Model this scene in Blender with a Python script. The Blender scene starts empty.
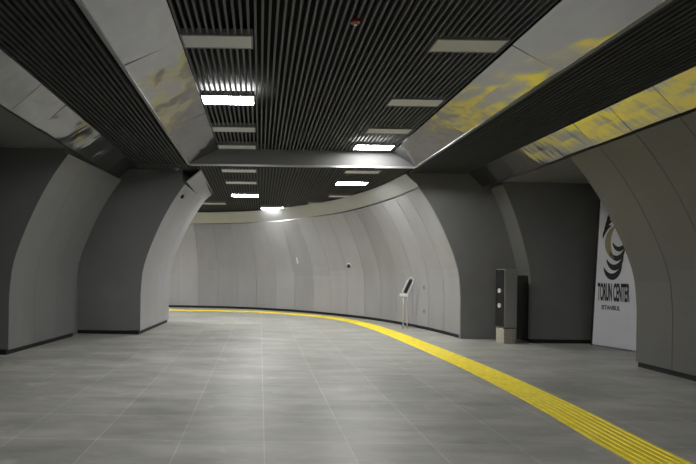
import bpy, bmesh, math, random
from mathutils import Vector
random.seed(4)
S = bpy.context.scene
C = S.collection
R = math.radians

# ---------------------------------------------------------------- camera, world, exposure
cd = bpy.data.cameras.new('camera'); cam = bpy.data.objects.new('camera', cd); C.objects.link(cam)
cam.location = (0, 0, 1.6); cam.rotation_euler = (R(90), R(-0.8), 0)
cd.sensor_width = 36; cd.lens = 500 / 696 * 36
cd.shift_x = 88 / 696; cd.shift_y = 38 / 696
cd.clip_start = .05; cd.clip_end = 100
S.camera = cam
W = bpy.data.worlds.new('world'); S.world = W; W.use_nodes = True
W.node_tree.nodes['Background'].inputs[0].default_value = (.5, .5, .5, 1)
W.node_tree.nodes['Background'].inputs[1].default_value = .02
S.view_settings.view_transform = 'Standard'; S.view_settings.look = 'None'
S.view_settings.gamma = 1; S.view_settings.use_curve_mapping = False
S.view_settings.exposure = 0.0
LAMP = 106.0

# ---------------------------------------------------------------- materials
def new_mat(name):
    m = bpy.data.materials.new(name); m.use_nodes = True
    nt = m.node_tree; b = nt.nodes['Principled BSDF']
    return m, nt, b
def N(nt, t, **k):
    n = nt.nodes.new(t)
    for a, v in k.items():
        if a.startswith('i_'): n.inputs[a[2:].replace('_', ' ')].default_value = v
        else: setattr(n, a, v)
    return n
def plain(name, col, rough=.5, metal=0, spec=.5, noise=0, nscale=4, bump=0, bscale=60):
    m, nt, b = new_mat(name)
    b.inputs['Base Color'].default_value = (*col, 1); b.inputs['Roughness'].default_value = rough
    b.inputs['Metallic'].default_value = metal; b.inputs['Specular IOR Level'].default_value = spec
    tc = N(nt, 'ShaderNodeTexCoord')
    if noise:
        n = N(nt, 'ShaderNodeTexNoise', i_Scale=nscale, i_Detail=5.0)
        r = N(nt, 'ShaderNodeValToRGB')
        r.color_ramp.elements[0].position = .3; r.color_ramp.elements[1].position = .7
        r.color_ramp.elements[0].color = (*[c * (1 - noise) for c in col], 1)
        r.color_ramp.elements[1].color = (*[min(1, c * (1 + noise)) for c in col], 1)
        nt.links.new(tc.outputs['Object'], n.inputs['Vector']); nt.links.new(n.outputs[0], r.inputs[0])
        nt.links.new(r.outputs[0], b.inputs['Base Color'])
    if bump:
        n2 = N(nt, 'ShaderNodeTexNoise', i_Scale=bscale, i_Detail=3.0)
        bp = N(nt, 'ShaderNodeBump', i_Strength=bump, i_Distance=.02)
        nt.links.new(tc.outputs['Object'], n2.inputs['Vector']); nt.links.new(n2.outputs[0], bp.inputs['Height'])
        nt.links.new(bp.outputs[0], b.inputs['Normal'])
    return m
def emit(name, col, s):
    m, nt, b = new_mat(name)
    b.inputs['Base Color'].default_value = (.8, .8, .8, 1)
    b.inputs['Emission Color'].default_value = (*col, 1); b.inputs['Emission Strength'].default_value = s
    return m
def panel_mat(name, col, rough, spec=.5):
    # enamelled cladding: every panel has its own slight tone
    m, nt, b = new_mat(name)
    at = N(nt, 'ShaderNodeAttribute', attribute_name='tone')
    tc = N(nt, 'ShaderNodeTexCoord'); mp = N(nt, 'ShaderNodeMapping'); mp.inputs['Scale'].default_value = (1.6, 1.6, .35)
    n = N(nt, 'ShaderNodeTexNoise', i_Scale=1.5, i_Detail=4.0)
    a1 = N(nt, 'ShaderNodeMath', operation='MULTIPLY_ADD'); a1.inputs[1].default_value = .25; a1.inputs[2].default_value = .875
    mu = N(nt, 'ShaderNodeMath', operation='MULTIPLY')
    mx = N(nt, 'ShaderNodeVectorMath', operation='SCALE'); mx.inputs[0].default_value = col
    nt.links.new(tc.outputs['Object'], mp.inputs[0]); nt.links.new(mp.outputs[0], n.inputs['Vector'])
    nt.links.new(n.outputs[0], a1.inputs[0]); nt.links.new(a1.outputs[0], mu.inputs[0]); nt.links.new(at.outputs['Fac'], mu.inputs[1])
    nt.links.new(mu.outputs[0], mx.inputs['Scale']); nt.links.new(mx.outputs[0], b.inputs['Base Color'])
    b.inputs['Roughness'].default_value = rough; b.inputs['Specular IOR Level'].default_value = spec
    return m
def floor_mat():
    m, nt, b = new_mat('stone_floor'); L = nt.links.new
    tc = N(nt, 'ShaderNodeTexCoord'); mp = N(nt, 'ShaderNodeMapping'); mp.inputs['Location'].default_value = (-.06, -.76, 0)
    L(tc.outputs['Object'], mp.inputs[0])
    br = N(nt, 'ShaderNodeTexBrick', offset=0.0, squash=1.0)
    br.inputs['Scale'].default_value = 1; br.inputs['Mortar Size'].default_value = .009; br.inputs['Mortar Smooth'].default_value = 1
    br.inputs['Brick Width'].default_value = .78; br.inputs['Row Height'].default_value = .78; br.inputs['Bias'].default_value = 0
    br.inputs['Color1'].default_value = (.325, .325, .297, 1); br.inputs['Color2'].default_value = (.37, .368, .338, 1)
    br.inputs['Mortar'].default_value = (.50, .50, .46, 1)
    L(mp.outputs[0], br.inputs['Vector'])
    n1 = N(nt, 'ShaderNodeTexNoise', i_Scale=1.1, i_Detail=6.0, i_Roughness=.65)
    r1 = N(nt, 'ShaderNodeValToRGB'); r1.color_ramp.elements[0].position = .3; r1.color_ramp.elements[1].position = .72
    r1.color_ramp.elements[0].color = (.66, .66, .67, 1); r1.color_ramp.elements[1].color = (1.3, 1.3, 1.27, 1)
    mp2 = N(nt, 'ShaderNodeMapping'); mp2.inputs['Scale'].default_value = (.7, 1.9, 1); L(tc.outputs['Object'], mp2.inputs[0])
    L(mp2.outputs[0], n1.inputs['Vector']); L(n1.outputs[0], r1.inputs[0])
    m1 = N(nt, 'ShaderNodeMix', data_type='RGBA', blend_type='MULTIPLY'); m1.inputs[0].default_value = 1
    L(br.outputs['Color'], m1.inputs[6]); L(r1.outputs[0], m1.inputs[7])
    n2 = N(nt, 'ShaderNodeTexNoise', i_Scale=2.1, i_Detail=3.0)
    r2 = N(nt, 'ShaderNodeValToRGB'); r2.color_ramp.elements[0].position = .63; r2.color_ramp.elements[1].position = .74
    r2.color_ramp.elements[0].color = (0, 0, 0, 1); r2.color_ramp.elements[1].color = (.6, .6, .6, 1)
    L(tc.outputs['Object'], n2.inputs['Vector']); L(n2.outputs[0], r2.inputs[0])
    m2 = N(nt, 'ShaderNodeMix', data_type='RGBA', blend_type='MIX'); m2.inputs[7].default_value = (.5, .5, .46, 1)
    L(r2.outputs[0], m2.inputs[0]); L(m1.outputs[2], m2.inputs[6]); L(m2.outputs[2], b.inputs['Base Color'])
    r3 = N(nt, 'ShaderNodeMapRange'); r3.inputs[3].default_value = .34; r3.inputs[4].default_value = .56
    L(n1.outputs[0], r3.inputs[0]); L(r3.outputs[0], b.inputs['Roughness'])
    b.inputs['Specular IOR Level'].default_value = .4
    return m
def steel(name, col, rough, bump, sx=1.0):
    m, nt, b = new_mat(name); L = nt.links.new
    b.inputs['Base Color'].default_value = (*col, 1); b.inputs['Metallic'].default_value = 1
    tc = N(nt, 'ShaderNodeTexCoord'); mp = N(nt, 'ShaderNodeMapping'); mp.inputs['Scale'].default_value = (1.2 * sx, .7, 1.2)
    n = N(nt, 'ShaderNodeTexNoise', i_Scale=1.7, i_Detail=1.6); bp = N(nt, 'ShaderNodeBump', i_Strength=bump, i_Distance=.12)
    L(tc.outputs['Object'], mp.inputs[0]); L(mp.outputs[0], n.inputs['Vector']); L(n.outputs[0], bp.inputs['Height']); L(bp.outputs[0], b.inputs['Normal'])
    n2 = N(nt, 'ShaderNodeTexNoise', i_Scale=2.5, i_Detail=4.0)
    r3 = N(nt, 'ShaderNodeMapRange'); r3.inputs[3].default_value = max(.03, rough - .06); r3.inputs[4].default_value = rough + .08
    L(tc.outputs['Object'], n2.inputs['Vector']); L(n2.outputs[0], r3.inputs[0]); L(r3.outputs[0], b.inputs['Roughness'])
    return m
def yellow_mat():
    return plain('yellow_tactile', (.93, .74, .03), .5, 0, .4, noise=.12, nscale=9)

M = dict(
    floor=floor_mat(),
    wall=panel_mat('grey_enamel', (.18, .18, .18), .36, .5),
    wallr=panel_mat('shaded_grey_enamel', (.115, .115, .108), .4, .5),  # darker copy of the grey enamel; the right wall's dimness put into colour
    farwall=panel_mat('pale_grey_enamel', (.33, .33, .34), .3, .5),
    face=plain('dark_grey_panel', (.19, .19, .19), .55, 0, .3, noise=.08, nscale=1.2),
    black=plain('black', (.008, .008, .008), .6),
    plenum=plain('plenum', (.03, .03, .03), .95, 0, .05),
    plenum2=plain('plenum_grey', (.05, .05, .05), .9, 0, .05),
    slat=plain('slat_grey', (.135, .14, .147), .5, 0, .3),
    slat2=plain('slat_charcoal', (.06, .061, .064), .55, 0, .3),
    slat3=plain('slat_mid_grey', (.09, .09, .09), .6, 0, .1),
    band=plain('coffer_band', (.16, .16, .16), .5, .0, .4),
    trough=steel('brushed_trough_steel', (.33, .33, .345), .13, .34),
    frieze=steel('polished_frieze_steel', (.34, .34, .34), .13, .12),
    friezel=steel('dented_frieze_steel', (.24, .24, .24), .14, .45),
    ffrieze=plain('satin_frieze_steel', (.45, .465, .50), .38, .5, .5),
    trim=plain('pale_metal_trim', (.45, .45, .45), .35, .6),
    frame=plain('lamp_frame', (.30, .30, .30), .5),
    off=plain('unlit_diffuser', (.75, .75, .73), .5),
    lit=emit('lit_diffuser', (1, .995, .975), LAMP),
    yellow=yellow_mat(),
    red=plain('red_plastic', (.30, .015, .012), .35),
    white=plain('white_plastic', (.7, .7, .7), .4),
    banner=plain('banner_white', (.80, .80, .86), .6, noise=.05, nscale=1.5),
    ink=plain('banner_ink', (.02, .02, .022), .6),
    inkgrey=plain('banner_grey_ink', (.12, .12, .13), .6),
    ochre=plain('banner_ochre', (.34, .30, .17), .6),
    totem=plain('totem_grey', (.34, .34, .33), .5, .1),
    totemface=plain('totem_black_face', (.015, .015, .015), .3),
    stone=plain('totem_base', (.42, .40, .33), .7, noise=.2, nscale=20),
    chrome=plain('chrome', (.62, .62, .62), .3, .8),
)

# ---------------------------------------------------------------- helpers
def link(name, bm, mat, parent=None, smooth=False):
    me = bpy.data.meshes.new(name)
    bmesh.ops.recalc_face_normals(bm, faces=bm.faces)
    bm.to_mesh(me); bm.free()
    if mat: me.materials.append(mat)
    if smooth:
        for p in me.polygons: p.use_smooth = True
    o = bpy.data.objects.new(name, me); C.objects.link(o)
    if parent: o.parent = parent
    return o
def struct(name, bm, mat, **k):
    o = link(name, bm, mat, **k); o['kind'] = 'structure'; return o
def tag(o, label, cat, group=None):
    o['label'] = label; o['category'] = cat
    if group: o['group'] = group
    return o
def thing(name, label, cat, loc=(0, 0, 0), rot=(0, 0, 0), group=None):
    o = bpy.data.objects.new(name, None); C.objects.link(o); o.location = loc; o.rotation_euler = rot
    o.empty_display_size = .1
    return tag(o, label, cat, group)
def box(bm, x0, x1, y0, y1, z0, z1, bev=0):
    vs = [bm.verts.new((x, y, z)) for z in (z0, z1) for y in (y0, y1) for x in (x0, x1)]
    fs = [bm.faces.new([vs[i] for i in q]) for q in ((0, 1, 3, 2), (4, 6, 7, 5), (0, 4, 5, 1), (2, 3, 7, 6), (0, 2, 6, 4), (1, 5, 7, 3))]
    if bev:
        es = list({e for f in fs for e in f.edges})
        bmesh.ops.bevel(bm, geom=es, offset=bev, segments=2, affect='EDGES', profile=.5)
    return bm
def tube(bm, pts, r, n=12, closed=False):
    P = [Vector(p) for p in pts]; rings = []
    for i, p in enumerate(P):
        if closed: d = (P[(i + 1) % len(P)] - P[i - 1])
        else: d = P[min(i + 1, len(P) - 1)] - P[max(i - 1, 0)]
        d.normalize(); a = d.orthogonal() if not rings else (pa - d * pa.dot(d)); a.normalize(); pa = a; b = d.cross(a)
        rr = r[i] if isinstance(r, (list, tuple)) else r
        rings.append([bm.verts.new(p + (a * math.cos(t) + b * math.sin(t)) * rr) for t in [k * 2 * math.pi / n for k in range(n)]])
    m = len(rings)
    for i in range(m if closed else m - 1):
        A, B = rings[i], rings[(i + 1) % m]
        for k in range(n): bm.faces.new((A[k], A[(k + 1) % n], B[(k + 1) % n], B[k]))
    if not closed: bm.faces.new(rings[0]); bm.faces.new(rings[-1][::-1])
    return bm
def lathe(bm, prof, c=(0, 0, 0), n=24):
    c = Vector(c); rings = []
    for r, z in prof:
        if r < 1e-5: rings.append([bm.verts.new(c + Vector((0, 0, z)))])
        else: rings.append([bm.verts.new(c + Vector((r * math.cos(2 * math.pi * k / n), r * math.sin(2 * math.pi * k / n), z))) for k in range(n)])
    for A, B in zip(rings, rings[1:]):
        for k in range(n):
            q = [A[k % len(A)], A[(k + 1) % len(A)], B[(k + 1) % len(B)], B[k % len(B)]]
            u = []
            for v in q:
                if v not in u: u.append(v)
            if len(u) > 2: bm.faces.new(u)
    return bm

# the tunnel's curved wall profile: how far it leans inwards at each height
PROF = [(0, .09), (0, .5), (0, 1.0), (.015, 1.25), (.04, 1.5), (.08, 1.7), (.14, 1.9), (.21, 2.1), (.29, 2.3), (.375, 2.5), (.465, 2.7), (.565, 2.9), (.675, 3.1), (.795, 3.3), (.93, 3.5), (1.04, 3.65)]
def sweep_wall(name, path, mat, back=None, ztop=4.2, thick=.4, lean=1.0, zs=lambda y: 1.0):
    """path: (x, y, nx, ny, tone, groove).  Cross-section: curved front, recessed head, straight back."""
    bm = bmesh.new(); lay = bm.faces.layers.float.new('tone'); secs = []
    for (x, y, nx, ny, tone, g) in path:
        gx = -.006 if g else 0
        pts = [(x + nx * (o * lean + gx), y + ny * (o * lean + gx), z * (zs(y) if z > .5 else 1)) for o, z in PROF]
        o, z = PROF[-1]; o *= lean; z *= zs(y)
        pts += [(x + nx * (o - .06), y + ny * (o - .06), z + .005), (x + nx * (o - .06), y + ny * (o - .06), ztop)]
        if back is not None: pts += [(back, y, ztop), (back, y, .09)]
        else: pts += [(x - nx * thick, y - ny * thick, ztop), (x - nx * thick, y - ny * thick, .09)]
        secs.append([bm.verts.new(p) for p in pts])
    n = len(secs[0])
    for i in range(len(secs) - 1):
        A, B = secs[i], secs[i + 1]
        for k in range(n):
            f = bm.faces.new((A[k], A[(k + 1) % n], B[(k + 1) % n], B[k])); f[lay] = path[i][4]
    for s, t in ((secs[0], path[0][4]), (secs[-1], path[-1][4])):
        f = bm.faces.new(s); f[lay] = t; f.material_index = 1
    bmesh.ops.recalc_face_normals(bm, faces=bm.faces)
    o = struct(name, bm, mat); o.data.materials.append(M['face'])
    # float face layer 'tone' is read by the material
    for p in o.data.polygons: p.use_smooth = False
    return o
def panels(p0, p1, n0, n1, w, tones=(.93, 1.07), g=.006):
    """straight foot line from p0 to p1 in panels about w wide with narrow open joints"""
    p0, p1 = Vector((*p0, 0)), Vector((*p1, 0)); L = (p1 - p0).length; k = max(1, round(L / w)); out = []
    n0, n1 = Vector((*n0, 0)).normalized(), Vector((*n1, 0)).normalized()
    for i in range(k):
        a, b = i / k, (i + 1) / k; e = g / L; t = random.uniform(*tones)
        for f, gr in ((a + (e if i else 0), 0), (b - (e if i < k - 1 else 0), 0)):
            p = p0.lerp(p1, f); n = n0.lerp(n1, f).normalized(); out.append([p.x, p.y, n.x, n.y, t, gr])
        if i < k - 1:
            for f in (b - e * .5, b + e * .5):
                p = p0.lerp(p1, f); n = n0.lerp(n1, f).normalized(); out.append([p.x, p.y, n.x, n.y, t, 1])
    return out
def sweep_strip(bm, path, sec, closed_sec=True):
    """sec: list of (offset along inward normal, z)"""
    secs = [[bm.verts.new((x + nx * o, y + ny * o, z)) for o, z in sec] for (x, y, nx, ny) in path]
    n = len(sec)
    for A, B in zip(secs, secs[1:]):
        for k in range(n): bm.faces.new((A[k], A[(k + 1) % n], B[(k + 1) % n], B[k]))
    bm.faces.new(secs[0]); bm.faces.new(secs[-1][::-1])
    return bm

# ---------------------------------------------------------------- floor
bm = bmesh.new(); box(bm, -10, 12, -6, 25, -.2, 0); struct('floor', bm, M['floor'])

# ---------------------------------------------------------------- curved far wall (foot line found on the floor)
foot = [(4.88, 12.15), (4.77, 13.1), (4.58, 14.1), (4.3, 15.1), (3.75, 16.45), (2.9, 17.7), (1.6, 19.1), (.05, 20.1), (-1.3, 20.55), (-2.6, 20.75), (-4.2, 20.8), (-6, 20.8), (-9.4, 20.8)]
def catmull(P, n=24):
    P = [Vector((*p, 0)) for p in P]; out = []
    for i in range(len(P) - 1):
        a, b, c, d = P[max(i - 1, 0)], P[i], P[i + 1], P[min(i + 2, len(P) - 1)]
        for k in range(n):
            t = k / n
            out.append(.5 * ((2 * b) + (c - a) * t + (2 * a - 5 * b + 4 * c - d) * t * t + (3 * b - a - 3 * c + d) * t ** 3))
    out.append(P[-1]); return out
def resample(P, w):
    out = [P[0]]; acc = 0
    for a, b in zip(P, P[1:]):
        acc += (b - a).length
        if acc >= w: out.append(b); acc = 0
    if (out[-1] - P[-1]).length > w * .4: out.append(P[-1])
    else: out[-1] = P[-1]
    return out
FP = resample(catmull(foot), .80)
def normals(P):
    out = []
    for i in range(len(P)):
        d = (P[min(i + 1, len(P) - 1)] - P[max(i - 1, 0)]).normalized()
        out.append(Vector((-d.y, d.x, 0)))           # left of travel = inside of the bend
    return out
FN = normals(FP); FN[0] = Vector((-1, 0, 0)); FN[1] = Vector((-1, -.03, 0)).normalized()
def zscale(y): return 1 - .0092 * max(0, y - 12)
def slopez(y): return 4.0 - .024 * max(0, y - 12)       # the far ceiling falls slightly
path = []
for i in range(len(FP) - 1):
    seg = panels(FP[i].xy, FP[i + 1].xy, FN[i].xy, FN[i + 1].xy, 9, (.84, 1.12))
    a, b = seg[0], seg[-1]
    d = (FP[i + 1] - FP[i]).normalized() * .009
    path += [[a[0] + d.x, a[1] + d.y, a[2], a[3], a[4], 0], [b[0] - d.x, b[1] - d.y, b[2], b[3], a[4], 0],
             [b[0] - d.x * .9, b[1] - d.y * .9, b[2], b[3], a[4] * .8, 1], [b[0] + d.x * .9, b[1] + d.y * .9, b[2], b[3], a[4], 1]]
path = path[:-2]
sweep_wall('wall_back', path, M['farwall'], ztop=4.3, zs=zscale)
fp4 = [(p.x, p.y, n.x, n.y) for p, n in zip(FP, FN)]
bm = bmesh.new(); sweep_strip(bm, fp4, [(-.03, 0), (-.03, .1), (-.25, .1), (-.25, 0)]); struct('baseboard_back', bm, M['black'])
# metal frieze above the far wall, one bent sheet per panel
bm = bmesh.new()
for i in range(len(fp4) - 1):
    a, b = fp4[i], fp4[i + 1]; secs = []
    for (x, y, nx, ny) in (a, b):
        zt = slopez(y) - .01; zb = 3.70 * zscale(y)
        secs.append([bm.verts.new((x + nx * o, y + ny * o, z)) for o, z in ((1.05, zb), (1.05 + (zt - zb) * 1.12, zt), (1.05 + (zt - zb) * 1.12 - .04, zt), (1.01, zb))])
    for k in range(4): bm.faces.new((secs[0][k], secs[0][(k + 1) % 4], secs[1][(k + 1) % 4], secs[1][k]))
    bm.faces.new(secs[0]); bm.faces.new(secs[1][::-1])
struct('trim_1', bm, M['ffrieze'])

# ---------------------------------------------------------------- side walls and piers
def wall_pair(name, p0, p1, n, mat, back, w=.75, base='baseboard_left', lean=1.0):
    o = sweep_wall(name, panels(p0, p1, n, n, w, (.97, 1.03)), mat, back=back, lean=lean)
    bm = bmesh.new(); sweep_strip(bm, [(*p0, *n), (*p1, *n)], [(-.04, 0), (-.04, .1), (-.25, .1), (-.25, 0)]); struct(base, bm, M['black'])
    bm = bmesh.new(); s = 1 if n[0] > 0 else -1
    x0, x1 = sorted((p0[0] - s * .05, back)); y0, y1 = p0[1] + .03, p1[1] - .03
    box(bm, x0 + (.0 if s < 0 else 0), x1, y0, y1, 0, .09); struct(base, bm, M['black'])
    return o
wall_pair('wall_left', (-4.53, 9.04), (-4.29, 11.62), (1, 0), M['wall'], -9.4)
wall_pair('wall_left', (-2.88, 12.1), (-2.72, 15.0), (1, 0), M['farwall'], -9.4)  # paler far-wall enamel puts this pier's brighter light into its colour
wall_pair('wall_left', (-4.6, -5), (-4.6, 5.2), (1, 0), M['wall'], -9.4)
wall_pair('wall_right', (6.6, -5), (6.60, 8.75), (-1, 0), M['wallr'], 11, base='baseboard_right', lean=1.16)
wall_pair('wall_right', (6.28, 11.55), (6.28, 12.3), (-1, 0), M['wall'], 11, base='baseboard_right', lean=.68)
# flat end of the pier between the long left wall and the narrower part
bm = bmesh.new(); box(bm, -9.4, -4.4, 11.66, 12.12, 0, 4.2); struct('wall_left', bm, M['face'])
# flat face between the right passage pier and the far curved wall
bm = bmesh.new(); lay = bm.faces.layers.float.new('tone')
pts = [(4.89 - o, z) for o, z in PROF] ; pts[0] = (4.89, 0)
front = pts + [(4.89 - 1.45, 4.2), (7.2, 4.2), (7.2, 0)]
vs0 = [bm.verts.new((x, 12.14, z)) for x, z in front]; vs1 = [bm.verts.new((x + .02, 12.6, z)) for x, z in front]
bm.faces.new(vs0); bm.faces.new(vs1[::-1])
for k in range(len(front)): bm.faces.new((vs0[k], vs0[(k + 1) % len(front)], vs1[(k + 1) % len(front)], vs1[k]))
struct('wall_right', bm, M['face'])
# flat black panel by the help point; a recess's darkness put into colour
bm = bmesh.new(); box(bm, 6.245, 6.272, 11.66, 12.12, .02, 1.64); struct('niche_panel_1', bm, M['black'])
# side passages: soffits and closing walls
bm = bmesh.new(); box(bm, -9.3, -3.5, 5.22, 9.02, 3.74, 3.9); struct('ceiling', bm, M['face'])
bm = bmesh.new(); box(bm, -9.8, -9.4, -5, 21, 0, 4.3); struct('wall_left', bm, M['face'])
bm = bmesh.new(); box(bm, 5.55, 10.9, 8.77, 11.53, 3.70, 3.9); struct('ceiling', bm, M['face'])
bm = bmesh.new(); box(bm, 11, 11.3, -5, 12.5, 0, 4.3); struct('wall_right', bm, M['face'])
bm = bmesh.new(); box(bm, -9.8, 11.3, -5.4, -5.05, 0, 4.6); struct('wall_front', bm, M['face'])

# ---------------------------------------------------------------- slatted ceilings
def slats(name, x0, x1, y0, y1, z, pitch, mat, w=.026, h=.05, yend=None, zf=None, x_phase=None, void=.16):
    bm = bmesh.new(); x = x0 + pitch * .5 if x_phase is None else x_phase
    while x < x1 - w / 2:
        a, b = (y0, y1)
        if yend: b = yend(x)
        if b > a + .1:
            za = zf(a) if zf else z; zb = zf(b) if zf else z
            v = [bm.verts.new(p) for p in ((x - w / 2, a, za), (x + w / 2, a, za), (x + w / 2, b, zb), (x - w / 2, b, zb),
                                            (x - w / 2, a, za + h), (x + w / 2, a, za + h), (x + w / 2, b, zb + h), (x - w / 2, b, zb + h))]
            for q in ((0, 1, 2, 3), (4, 7, 6, 5), (0, 4, 5, 1), (1, 5, 6, 2), (2, 6, 7, 3), (3, 7, 4, 0)): bm.faces.new([v[i] for i in q])
        x += pitch
    return struct(name, bm, mat)
ZC = 4.3
XL, XR = -.98, 2.95            # inner edges of the raised middle
OL, OR_ = -1.64, 3.50          # outer edges
YE = 11.25                     # where the raised middle ends
slats('ceiling', XL, XR, -5, YE, ZC, .0784, M['slat'], x_phase=XL + .03)
bm = bmesh.new(); box(bm, XL - .3, XR + .3, -5, YE + .1, ZC + .16, ZC + .2); struct('ceiling', bm, M['plenum'])
slats('ceiling', -2.92, OL - .06, -5, 12.1, 4.0, .0784, M['slat2'], w=.038)
slats('ceiling', OR_ + .06, 4.98, -5, 12.2, 4.0, .0784, M['slat2'], w=.038)
bm = bmesh.new(); box(bm, -3.3, OL + .02, -5, 12.1, 4.12, 4.16); struct('ceiling', bm, M['plenum'])
bm = bmesh.new(); box(bm, OR_ - .02, 5.5, -5, 12.2, 4.12, 4.16); struct('ceiling', bm, M['plenum'])
# far ceiling, clipped to the far frieze
inner = [(p[0] + p[2] * 1.3, p[1] + p[3] * 1.3) for p in fp4]
def yend(x):
    best = 11.4
    for (xa, ya), (xb, yb) in zip(inner, inner[1:]):
        if min(xa, xb) <= x <= max(xa, xb) and abs(xb - xa) > 1e-6:
            best = max(best, ya + (yb - ya) * (x - xa) / (xb - xa))
    return best
slats('ceiling', -9, 3.5, YE + .25, 20, 4.0, .0784, M['slat3'], w=.034, h=.03, yend=yend, zf=slopez)
bm = bmesh.new()
v = [bm.verts.new(p) for p in ((-9.4, YE + .2, 4.045), (5.2, YE + .2, 4.045), (5.2, 21.2, 3.84), (-9.4, 21.2, 3.84), (-9.4, YE + .2, 4.2), (5.2, YE + .2, 4.2), (5.2, 21.2, 3.92), (-9.4, 21.2, 3.92))]
for q in ((0, 1, 2, 3), (4, 7, 6, 5), (0, 4, 5, 1), (1, 5, 6, 2), (2, 6, 7, 3), (3, 7, 4, 0)): bm.faces.new([v[i] for i in q])
struct('ceiling', bm, M['plenum2'])
# end band of the raised middle and the bright edge under it
bm = bmesh.new()
v = [bm.verts.new(p) for p in ((OL, YE + .14, 4.0), (OR_, YE + .14, 4.0), (XR, YE, ZC + .02), (XL, YE, ZC + .02), (OL, YE + .2, 4.0), (OR_, YE + .2, 4.0), (XR, YE + .2, ZC + .2), (XL, YE + .2, ZC + .2))]
for q in ((0, 1, 2, 3), (4, 7, 6, 5), (0, 4, 5, 1), (1, 5, 6, 2), (2, 6, 7, 3), (3, 7, 4, 0)): bm.faces.new([v[i] for i in q])
struct('trim_2', bm, M['band'])
bm = bmesh.new(); box(bm, OL, OR_, YE + .13, YE + .2, 3.965, 4.0); struct('trim_3', bm, M['trim'])

# sloping steel bands beside the raised middle, in sheets
def sheets(name, xa, za, xb, zb, y0, y1, n, mat, jit=.0, th=.03, endcut=0):
    bm = bmesh.new(); L = (y1 - y0) / n
    for i in range(n):
        a = y0 + i * L + .004; b = y0 + (i + 1) * L - .004; j = random.uniform(-jit, jit); cut = endcut if i == n - 1 else 0
        m = 6
        rows = []
        for k in range(m + 1):
            t = k / m; y = a + (b - a) * t; bow = math.sin(t * math.pi) * random.uniform(.5, 1) * jit * .6
            ya = y; yb = y - (cut * t)
            rows.append([bm.verts.new((xa, ya, za + j * .3)), bm.verts.new(((xa + xb) / 2, (ya + yb) / 2, (za + zb) / 2 + bow)), bm.verts.new((xb, yb, zb - j * .3)),
                         bm.verts.new((xb, yb, zb - j * .3 + th)), bm.verts.new((xa, ya, za + j * .3 + th))])
        for A, B in zip(rows, rows[1:]):
            for k in range(5): bm.faces.new((A[k], A[(k + 1) % 5], B[(k + 1) % 5], B[k]))
        bm.faces.new(rows[0]); bm.faces.new(rows[-1][::-1])
    return struct(name, bm, mat, smooth=False)
sheets('trim_4', OL, 4.0, XL, ZC, -5, YE + .13, 6, M['trough'], .02, endcut=.13)
sheets('trim_5', OR_, 4.0, XR, ZC, -5, YE + .13, 6, M['trough'], .02, endcut=.13)
for nm, x in (('trim_6', OL - .025), ('trim_7', OR_ + .025)):
    bm = bmesh.new(); box(bm, x - .025, x + .025, -5, YE + .2, 3.985, 4.05); struct(nm, bm, M['trim'])
# steel friezes over the side walls
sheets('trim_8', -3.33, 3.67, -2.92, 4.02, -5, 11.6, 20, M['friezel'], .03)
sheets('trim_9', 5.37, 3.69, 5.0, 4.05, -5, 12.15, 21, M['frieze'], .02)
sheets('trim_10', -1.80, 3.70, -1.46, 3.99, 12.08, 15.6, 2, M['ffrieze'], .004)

# ---------------------------------------------------------------- tactile paving strip
cl = [(3.40, -4.5), (3.42, 2), (3.45, 4.3), (3.6, 6.1), (3.66, 8), (3.62, 9.9), (3.52, 12), (3.42, 13.4), (3.2, 15), (2.85, 16.3), (2.2, 17.4), (1.3, 18.25), (.05, 18.95), (-1.2, 19.25), (-2.6, 19.35), (-5, 19.4), (-9, 19.4)]
SP = resample(catmull(cl), .3); SN = normals(SP)
tp = thing('tactile_paving', 'long yellow ribbed guide strip curving across the stone floor', 'tactile strip', (0, 0, 0))
p4 = [(p.x, p.y, n.x, n.y) for p, n in zip(SP, SN)]
bm = bmesh.new(); sweep_strip(bm, p4, [(-.26, .001), (-.26, .006), (.26, .006), (.26, .001)]); link('base_plate', bm, M['yellow'], tp)
for k in range(7):
    o = -.225 + k * .075
    bm = bmesh.new(); sweep_strip(bm, p4, [(o - .016, .006), (o - .011, .012), (o + .011, .012), (o + .016, .006)]); link('rib', bm, M['yellow'], tp)

# ---------------------------------------------------------------- ceiling lamps
def lamp(x, y, z, lit, label, w=.84, d=.34, group=None):
    t = thing('ceiling_lamp', label, 'ceiling light', (x, y, z), group=group)
    bm = bmesh.new()
    W2, D2 = w / 2, d / 2
    for q in ((-W2, W2, -D2, -D2 + .02), (-W2, W2, D2 - .02, D2), (-W2, -W2 + .02, -D2 + .02, D2 - .02), (W2 - .02, W2, -D2 + .02, D2 - .02)):
        box(bm, *q, -.012, .07)
    link('frame', bm, M['frame'], t)
    bm = bmesh.new(); box(bm, -W2 + .02, W2 - .02, -D2 + .02, D2 - .02, -.008, .05); link('diffuser', bm, M['lit'] if lit else M['off'], t)
    return t
zc = ZC - .008
lamp(-.54, 5.9, zc, False, 'unlit grey ceiling panel nearest the camera, beside the left steel band')
lamp(-.54, 7.93, zc, True, 'lit white ceiling light beside the left steel band, largest and brightest', d=.42)
lamp(-.54, 9.58, zc, False, 'unlit panel just past the largest lit ceiling light on the left')
lamp(-.54, 10.95, zc, False, 'unlit panel at the far left end of the raised ceiling, before the cross band')
lamp(2.42, 5.92, zc, False, 'unlit pale ceiling panel nearest the camera, beside the right steel band')
lamp(2.42, 7.93, zc, False, 'unlit ceiling panel on the right, middle one between the nearest panel and the lit light')
lamp(2.42, 9.55, zc, False, 'unlit ceiling panel just in front of the lit light by the right steel band')
lamp(2.42, 10.82, zc, True, 'lit white ceiling light touching the end of the right steel band', d=.42)
lamp(-.54, .6, zc, True, 'added lit ceiling light above the camera on the left, out of view', d=.42)  # unseen lamp added to brighten the near hall
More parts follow.
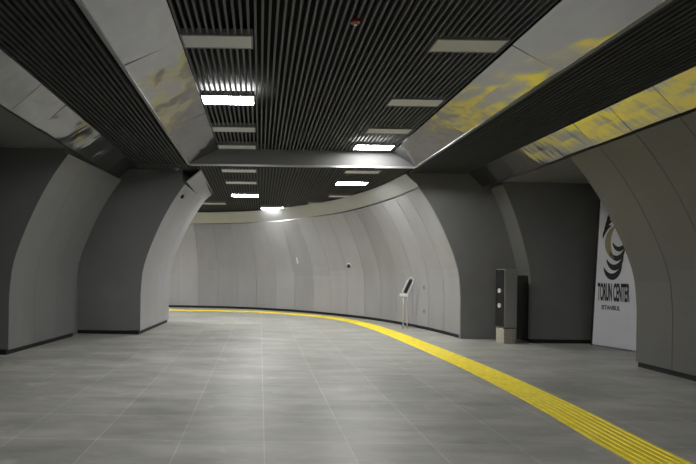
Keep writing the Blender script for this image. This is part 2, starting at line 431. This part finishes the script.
lamp(2.42, -1.2, zc, True, 'added lit ceiling light above the camera on the right, out of view', d=.42)  # second added lamp out of view, lifting the near brightness
lamp(-4.6, 15.6, slopez(15.6) - .01, True, 'added lit ceiling light in the far bend, hidden behind the angled left pier', d=.42)  # added out of sight to brighten the pier and far wall
lamp(-5.4, 18.2, slopez(18.2) - .01, True, 'added lit ceiling light deep in the far bend, hidden behind the left pier', d=.42)  # another added hidden lamp, brightening the far bend
def fz(y): return slopez(y) - .01
for x, y, lit, lb in (
        (-.54, 12.05, False, 'thin unlit panel just past the cross band, on the left of the far ceiling'),
        (-.54, 13.5, False, 'unlit panel on the left of the far ceiling, in front of a lit light'),
        (-.50, 15.5, True, 'lit ceiling light at the left of the far ceiling, near the angled pier'),
        (-1.62, 17.2, False, 'short unlit panel half hidden by the pier tip, on the far ceiling'),
        (.42, 18.1, True, 'farthest lit ceiling light, right above the top of the curved wall'),
        (2.42, 12.0, False, 'thin unlit panel just past the cross band, on the right of the far ceiling'),
        (2.42, 13.4, True, 'lit ceiling light on the right of the far ceiling, behind the cross band'),
        (2.50, 15.4, False, 'dim unlit panel beyond the right far light, close to the curved wall frieze'),
        (2.0, 16.8, False, 'farthest unlit panel, dim, beside the bend of the curved wall frieze')):
    o = lamp(x, y, fz(y), lit, lb, d=.42 if lit else .34); o.rotation_euler = (-.02, 0, 0)

# ---------------------------------------------------------------- small ceiling devices
t = thing('fire_detector', 'small dark red round fire detector on the slatted ceiling', 'detector', (.99, 5.38, ZC))
bm = bmesh.new(); lathe(bm, [(0, .0), (.052, 0), (.055, -.012), (.05, -.03), (.0, -.03)]); link('base', bm, M['red'], t, smooth=False)
bm = bmesh.new(); lathe(bm, [(0, -.03), (.024, -.03), (.02, -.05), (.01, -.055), (0, -.055)]); link('sensor_head', bm, M['white'], t)
t = thing('smoke_sensor', 'small pale sensor dome at the far end of the left side ceiling', 'sensor', (-2.02, 11.9, 3.995))
bm = bmesh.new(); lathe(bm, [(0, 0), (.055, 0), (.06, -.015), (.04, -.045), (0, -.055)]); link('dome', bm, M['frame'], t)
bm = bmesh.new(); lathe(bm, [(.061, 0), (.072, 0), (.072, -.008), (.061, -.008), (.061, 0)]); link('mounting_ring', bm, M['trim'], t)

def off_at(z):
    for (a, za), (b, zb) in zip(PROF, PROF[1:]):
        if za <= z <= zb: return a + (b - a) * (z - za) / (zb - za), math.atan2(b - a, zb - za)
def wall_point(i, f, z):
    """point on far wall panel i at fraction f, with the frame of that spot"""
    a, b = FP[i], FP[i + 1]; o, tilt = off_at(z)
    n0, n1 = FN[i], FN[i + 1]
    p = (a + n0 * o).lerp(b + n1 * o, f); p.z = z * zscale(p.y)
    n = n0.lerp(n1, f).normalized()
    out = Vector((n.x * math.cos(tilt), n.y * math.cos(tilt), -math.sin(tilt)))
    return p, out
def orient(o, p, out):
    o.location = p; o.rotation_euler = out.to_track_quat('Z', 'Y').to_euler()
def find(px, py):
    """nearest far-wall spot that lies behind a direction from the entrance"""
    best = None; a = R(.8); dx, dy = px - 260, py - 270
    u, w = dx * math.cos(a) + dy * math.sin(a), dy * math.cos(a) - dx * math.sin(a)
    for i in range(len(FP) - 1):
        for k in range(21):
            for zz in range(12, 350, 4):
                z = zz / 100; p, n = wall_point(i, k / 20, z)
                if p.y < 1: continue
                e = (p.x / p.y * 500 - u) ** 2 + ((1.6 - p.z) / p.y * 500 - w) ** 2
                if best is None or e < best[0]: best = (e, p, n)
    return best[1], best[2]
def eye(label, p, n, r=.07, name='wall_camera'):
    t = thing(name, label, 'camera'); orient(t, p, n)
    bm = bmesh.new(); lathe(bm, [(0, 0), (r * 1.5, 0), (r * 1.5, .012), (r * 1.2, .02), (0, .02)]); link('mounting_plate', bm, M['off'], t)
    bm = bmesh.new(); lathe(bm, [(r, .02), (r * .95, .05), (r * .6, .08), (0, .09)]); link('lens_dome', bm, M['black'], t, smooth=True)
    return t
p, n = find(349.5, 266); eye('small round black camera dome on the curved far wall', p, n)
z = 3.42; o, tl = off_at(z)
eye('small black camera dome near the top of the angled left pier', Vector((-2.87 + o, 12.42, z)), Vector((math.cos(tl), 0, -math.sin(tl))), .06)
p, n = find(297, 260)
t = thing('wall_mark', 'tiny upright white mark on the curved far wall, left of the black dome', 'plate'); orient(t, p, n)
bm = bmesh.new(); box(bm, -.035, .035, -.13, .13, 0, .02, .006); link('plate', bm, M['white'], t)  # thin white box drawn as a small upright mark
for (px, py), lb in (((424, 288), 'small grey patch on the curved wall right of the chrome stand, upper one'), ((424, 311), 'small grey patch on the curved wall right of the chrome stand, lower one')):
    p, n = find(px, py); t = thing('wall_patch', lb, 'bracket'); orient(t, p, n)
    bm = bmesh.new(); box(bm, -.05, .05, -.07, .07, 0, .012, .004); link('plate', bm, M['frame'], t)  # small grey raised shape set on the wall
    bm = bmesh.new(); box(bm, -.02, .02, -.03, .03, .012, .05, .006); link('raised_block', bm, M['totem'], t)

# ---------------------------------------------------------------- chrome stand by the far wall
t = thing('sign_stand', 'slim chrome stand with tilted frame near the curved wall', 'stand', (4.14, 14.2, 0), (0, 0, R(-12)))
for x in (-.055, .055):
    bm = bmesh.new(); tube(bm, [(x, 0, .012), (x, 0, 1.0)], .017); link('pole', bm, M['chrome'], t, smooth=True)
bm = bmesh.new(); box(bm, -.13, .13, -.11, .11, 0, .014, .004); link('foot_plate', bm, M['chrome'], t)
bm = bmesh.new(); box(bm, -.075, .075, -.03, .03, .16, .22, .006); link('crossbar', bm, M['chrome'], t)
bm = bmesh.new(); box(bm, -.16, .07, -.08, .05, .90, .985, .015); link('control_box', bm, M['white'], t)
fr = []
c0 = Vector((-.06, -.02, .97)); up = Vector((.40, .12, .90)).normalized(); rt = Vector((.9, 0, -.40)).normalized()
Lh, Wd = .52, .15
for k in range(32):
    a = 2 * math.pi * k / 32; ca, sa = math.cos(a), math.sin(a)
    sx = abs(ca) ** .5 * (1 if ca >= 0 else -1); sy = abs(sa) ** .5 * (1 if sa >= 0 else -1)
    fr.append(c0 + up * (Lh / 2 + sy * Lh / 2) + rt * (sx * Wd / 2 + .03))
bm = bmesh.new(); tube(bm, fr, .026, 10, closed=True); link('tilted_frame', bm, M['chrome'], t, smooth=True)
bm = bmesh.new(); nn = up.cross(rt)
qs = [c0 + rt * (.03 + s * .045) + up * (u * Lh + Lh * .1) + nn * d for d in (-.006, .006) for s, u in ((-1, 0), (1, 0), (1, .8), (-1, .8))]
v = [bm.verts.new(q) for q in qs]
for q in ((0, 1, 2, 3), (7, 6, 5, 4), (0, 4, 5, 1), (1, 5, 6, 2), (2, 6, 7, 3), (3, 7, 4, 0)): bm.faces.new([v[i] for i in q])
link('frame_panel', bm, M['totemface'], t)

# ---------------------------------------------------------------- help point totem
t = thing('help_point', 'tall grey box help point with black button panel on pale base', 'help point', (5.70, 11.55, 0), (0, 0, R(8)))
bm = bmesh.new(); box(bm, -.15, .15, -.15, .15, 0, .34, .01); link('base', bm, M['stone'], t)
bm = bmesh.new(); box(bm, -.15, .16, -.15, .16, .36, 1.70, .008); link('body', bm, M['totem'], t)
bm = bmesh.new(); box(bm, -.13, .13, -.13, .13, .34, .36); link('plinth_gap', bm, M['black'], t)
fp = link('front_panel', box(bmesh.new(), -.172, -.15, -.14, .15, .38, 1.68, .003), M['totemface'], t)
for z in (1.20, .86):
    bm = bmesh.new()
    pts = [(.055, 0), (.055, .012), (.04, .02), (0, .02)]
    lathe(bm, pts, n=20)
    for vv in bm.verts: x, y, zz = vv.co; vv.co = (-.172 - zz, y, z + x)
    link('button', bm, M['white'], fp)

# ---------------------------------------------------------------- banner in the right passage
A = Vector((7.57, 11.39, 0)); B = Vector((8.04, 9.85, 0)); BL = (B - A).length
ang = math.atan2(B.y - A.y, B.x - A.x)
t = thing('shop_banner', 'white standing advertising banner with swirl logo in the right passage', 'banner', A, (0, 0, ang))
# local: x along the banner, y out of the back, z up; front faces local -y
bm = bmesh.new(); box(bm, 0.02, BL, 0, .03, .02, 3.6, .004)
for vv in bm.verts:
    if vv.co.x < .1: vv.co.x += .17 * max(0, vv.co.z - .6) / 3
link('banner_sheet', bm, M['banner'], t)
bm = bmesh.new(); box(bm, -.03, .02, 0, .03, 0, 3.62)
for vv in bm.verts: vv.co.x += .17 * max(0, vv.co.z - .6) / 3
link('edge_post', bm, M['black'], t)
def text(s, name, mat, x0, x1, z0, z1, parent):
    cu = bpy.data.curves.new(name, 'FONT'); cu.body = s; cu.extrude = .004; cu.offset = .03
    ob = bpy.data.objects.new(name + '_tmp', cu); C.objects.link(ob)
    bpy.context.view_layer.update()
    me = bpy.data.meshes.new_from_object(ob.evaluated_get(bpy.context.evaluated_depsgraph_get()))
    C.objects.unlink(ob); bpy.data.objects.remove(ob)
    xs = [v.co.x for v in me.vertices]; ys = [v.co.y for v in me.vertices]
    for v in me.vertices:
        x = x0 + (v.co.x - min(xs)) / (max(xs) - min(xs)) * (x1 - x0)
        z = z0 + (v.co.y - min(ys)) / (max(ys) - min(ys)) * (z1 - z0)
        v.co = (x, -.004 - v.co.z * .5, z)
    me.materials.clear(); me.materials.append(mat); me.name = name
    o = bpy.data.objects.new(name, me); C.objects.link(o); o.parent = parent; return o
text('TORUN CENTER', 'banner_lettering', M['ink'], .14, .86, 1.02, 1.42, t)
text('ISTANBUL', 'small_lettering', M['inkgrey'], .24, .66, .83, .93, t)
def crescent(bm, cx, cz, r, a0, a1, w, sx=.55, lean=.0):
    n = 18; top = []; bot = []
    for k in range(n + 1):
        u = k / n; a = a0 + (a1 - a0) * u; ww = w * math.sin(math.pi * u) ** .7 + .002
        for L, rr in ((top, r + ww / 2), (bot, r - ww / 2)):
            z = cz + rr * math.sin(a); L.append((cx + rr * math.cos(a) * sx + lean * (z - cz), z))
    for y in (-.003,):
        f = [bm.verts.new((x, y, z)) for x, z in top]; b = [bm.verts.new((x, y, z)) for x, z in bot]
        f2 = [bm.verts.new((x, y - .004, z)) for x, z in top]; b2 = [bm.verts.new((x, y - .004, z)) for x, z in bot]
        for k in range(n):
            bm.faces.new((f2[k], f2[k + 1], b2[k + 1], b2[k])); bm.faces.new((f[k], f[k + 1], f2[k + 1], f2[k])); bm.faces.new((b[k], b[k + 1], b2[k + 1], b2[k]))
bm = bmesh.new()
for k in range(4): crescent(bm, .47 + .05 * k, 1.92 + .17 * k, .36 - .03 * k, R(205), R(350), .14 - .012 * k, .6)
for k in range(4): crescent(bm, .46 + .03 * k, 2.38 + .11 * k, .30, R(95), R(175), .08, .7)
link('swirl_logo', bm, M['ink'], t)
bm = bmesh.new(); crescent(bm, .70, 2.3, .42, R(120), R(240), .16, .8); link('logo_accent', bm, M['ochre'], t)
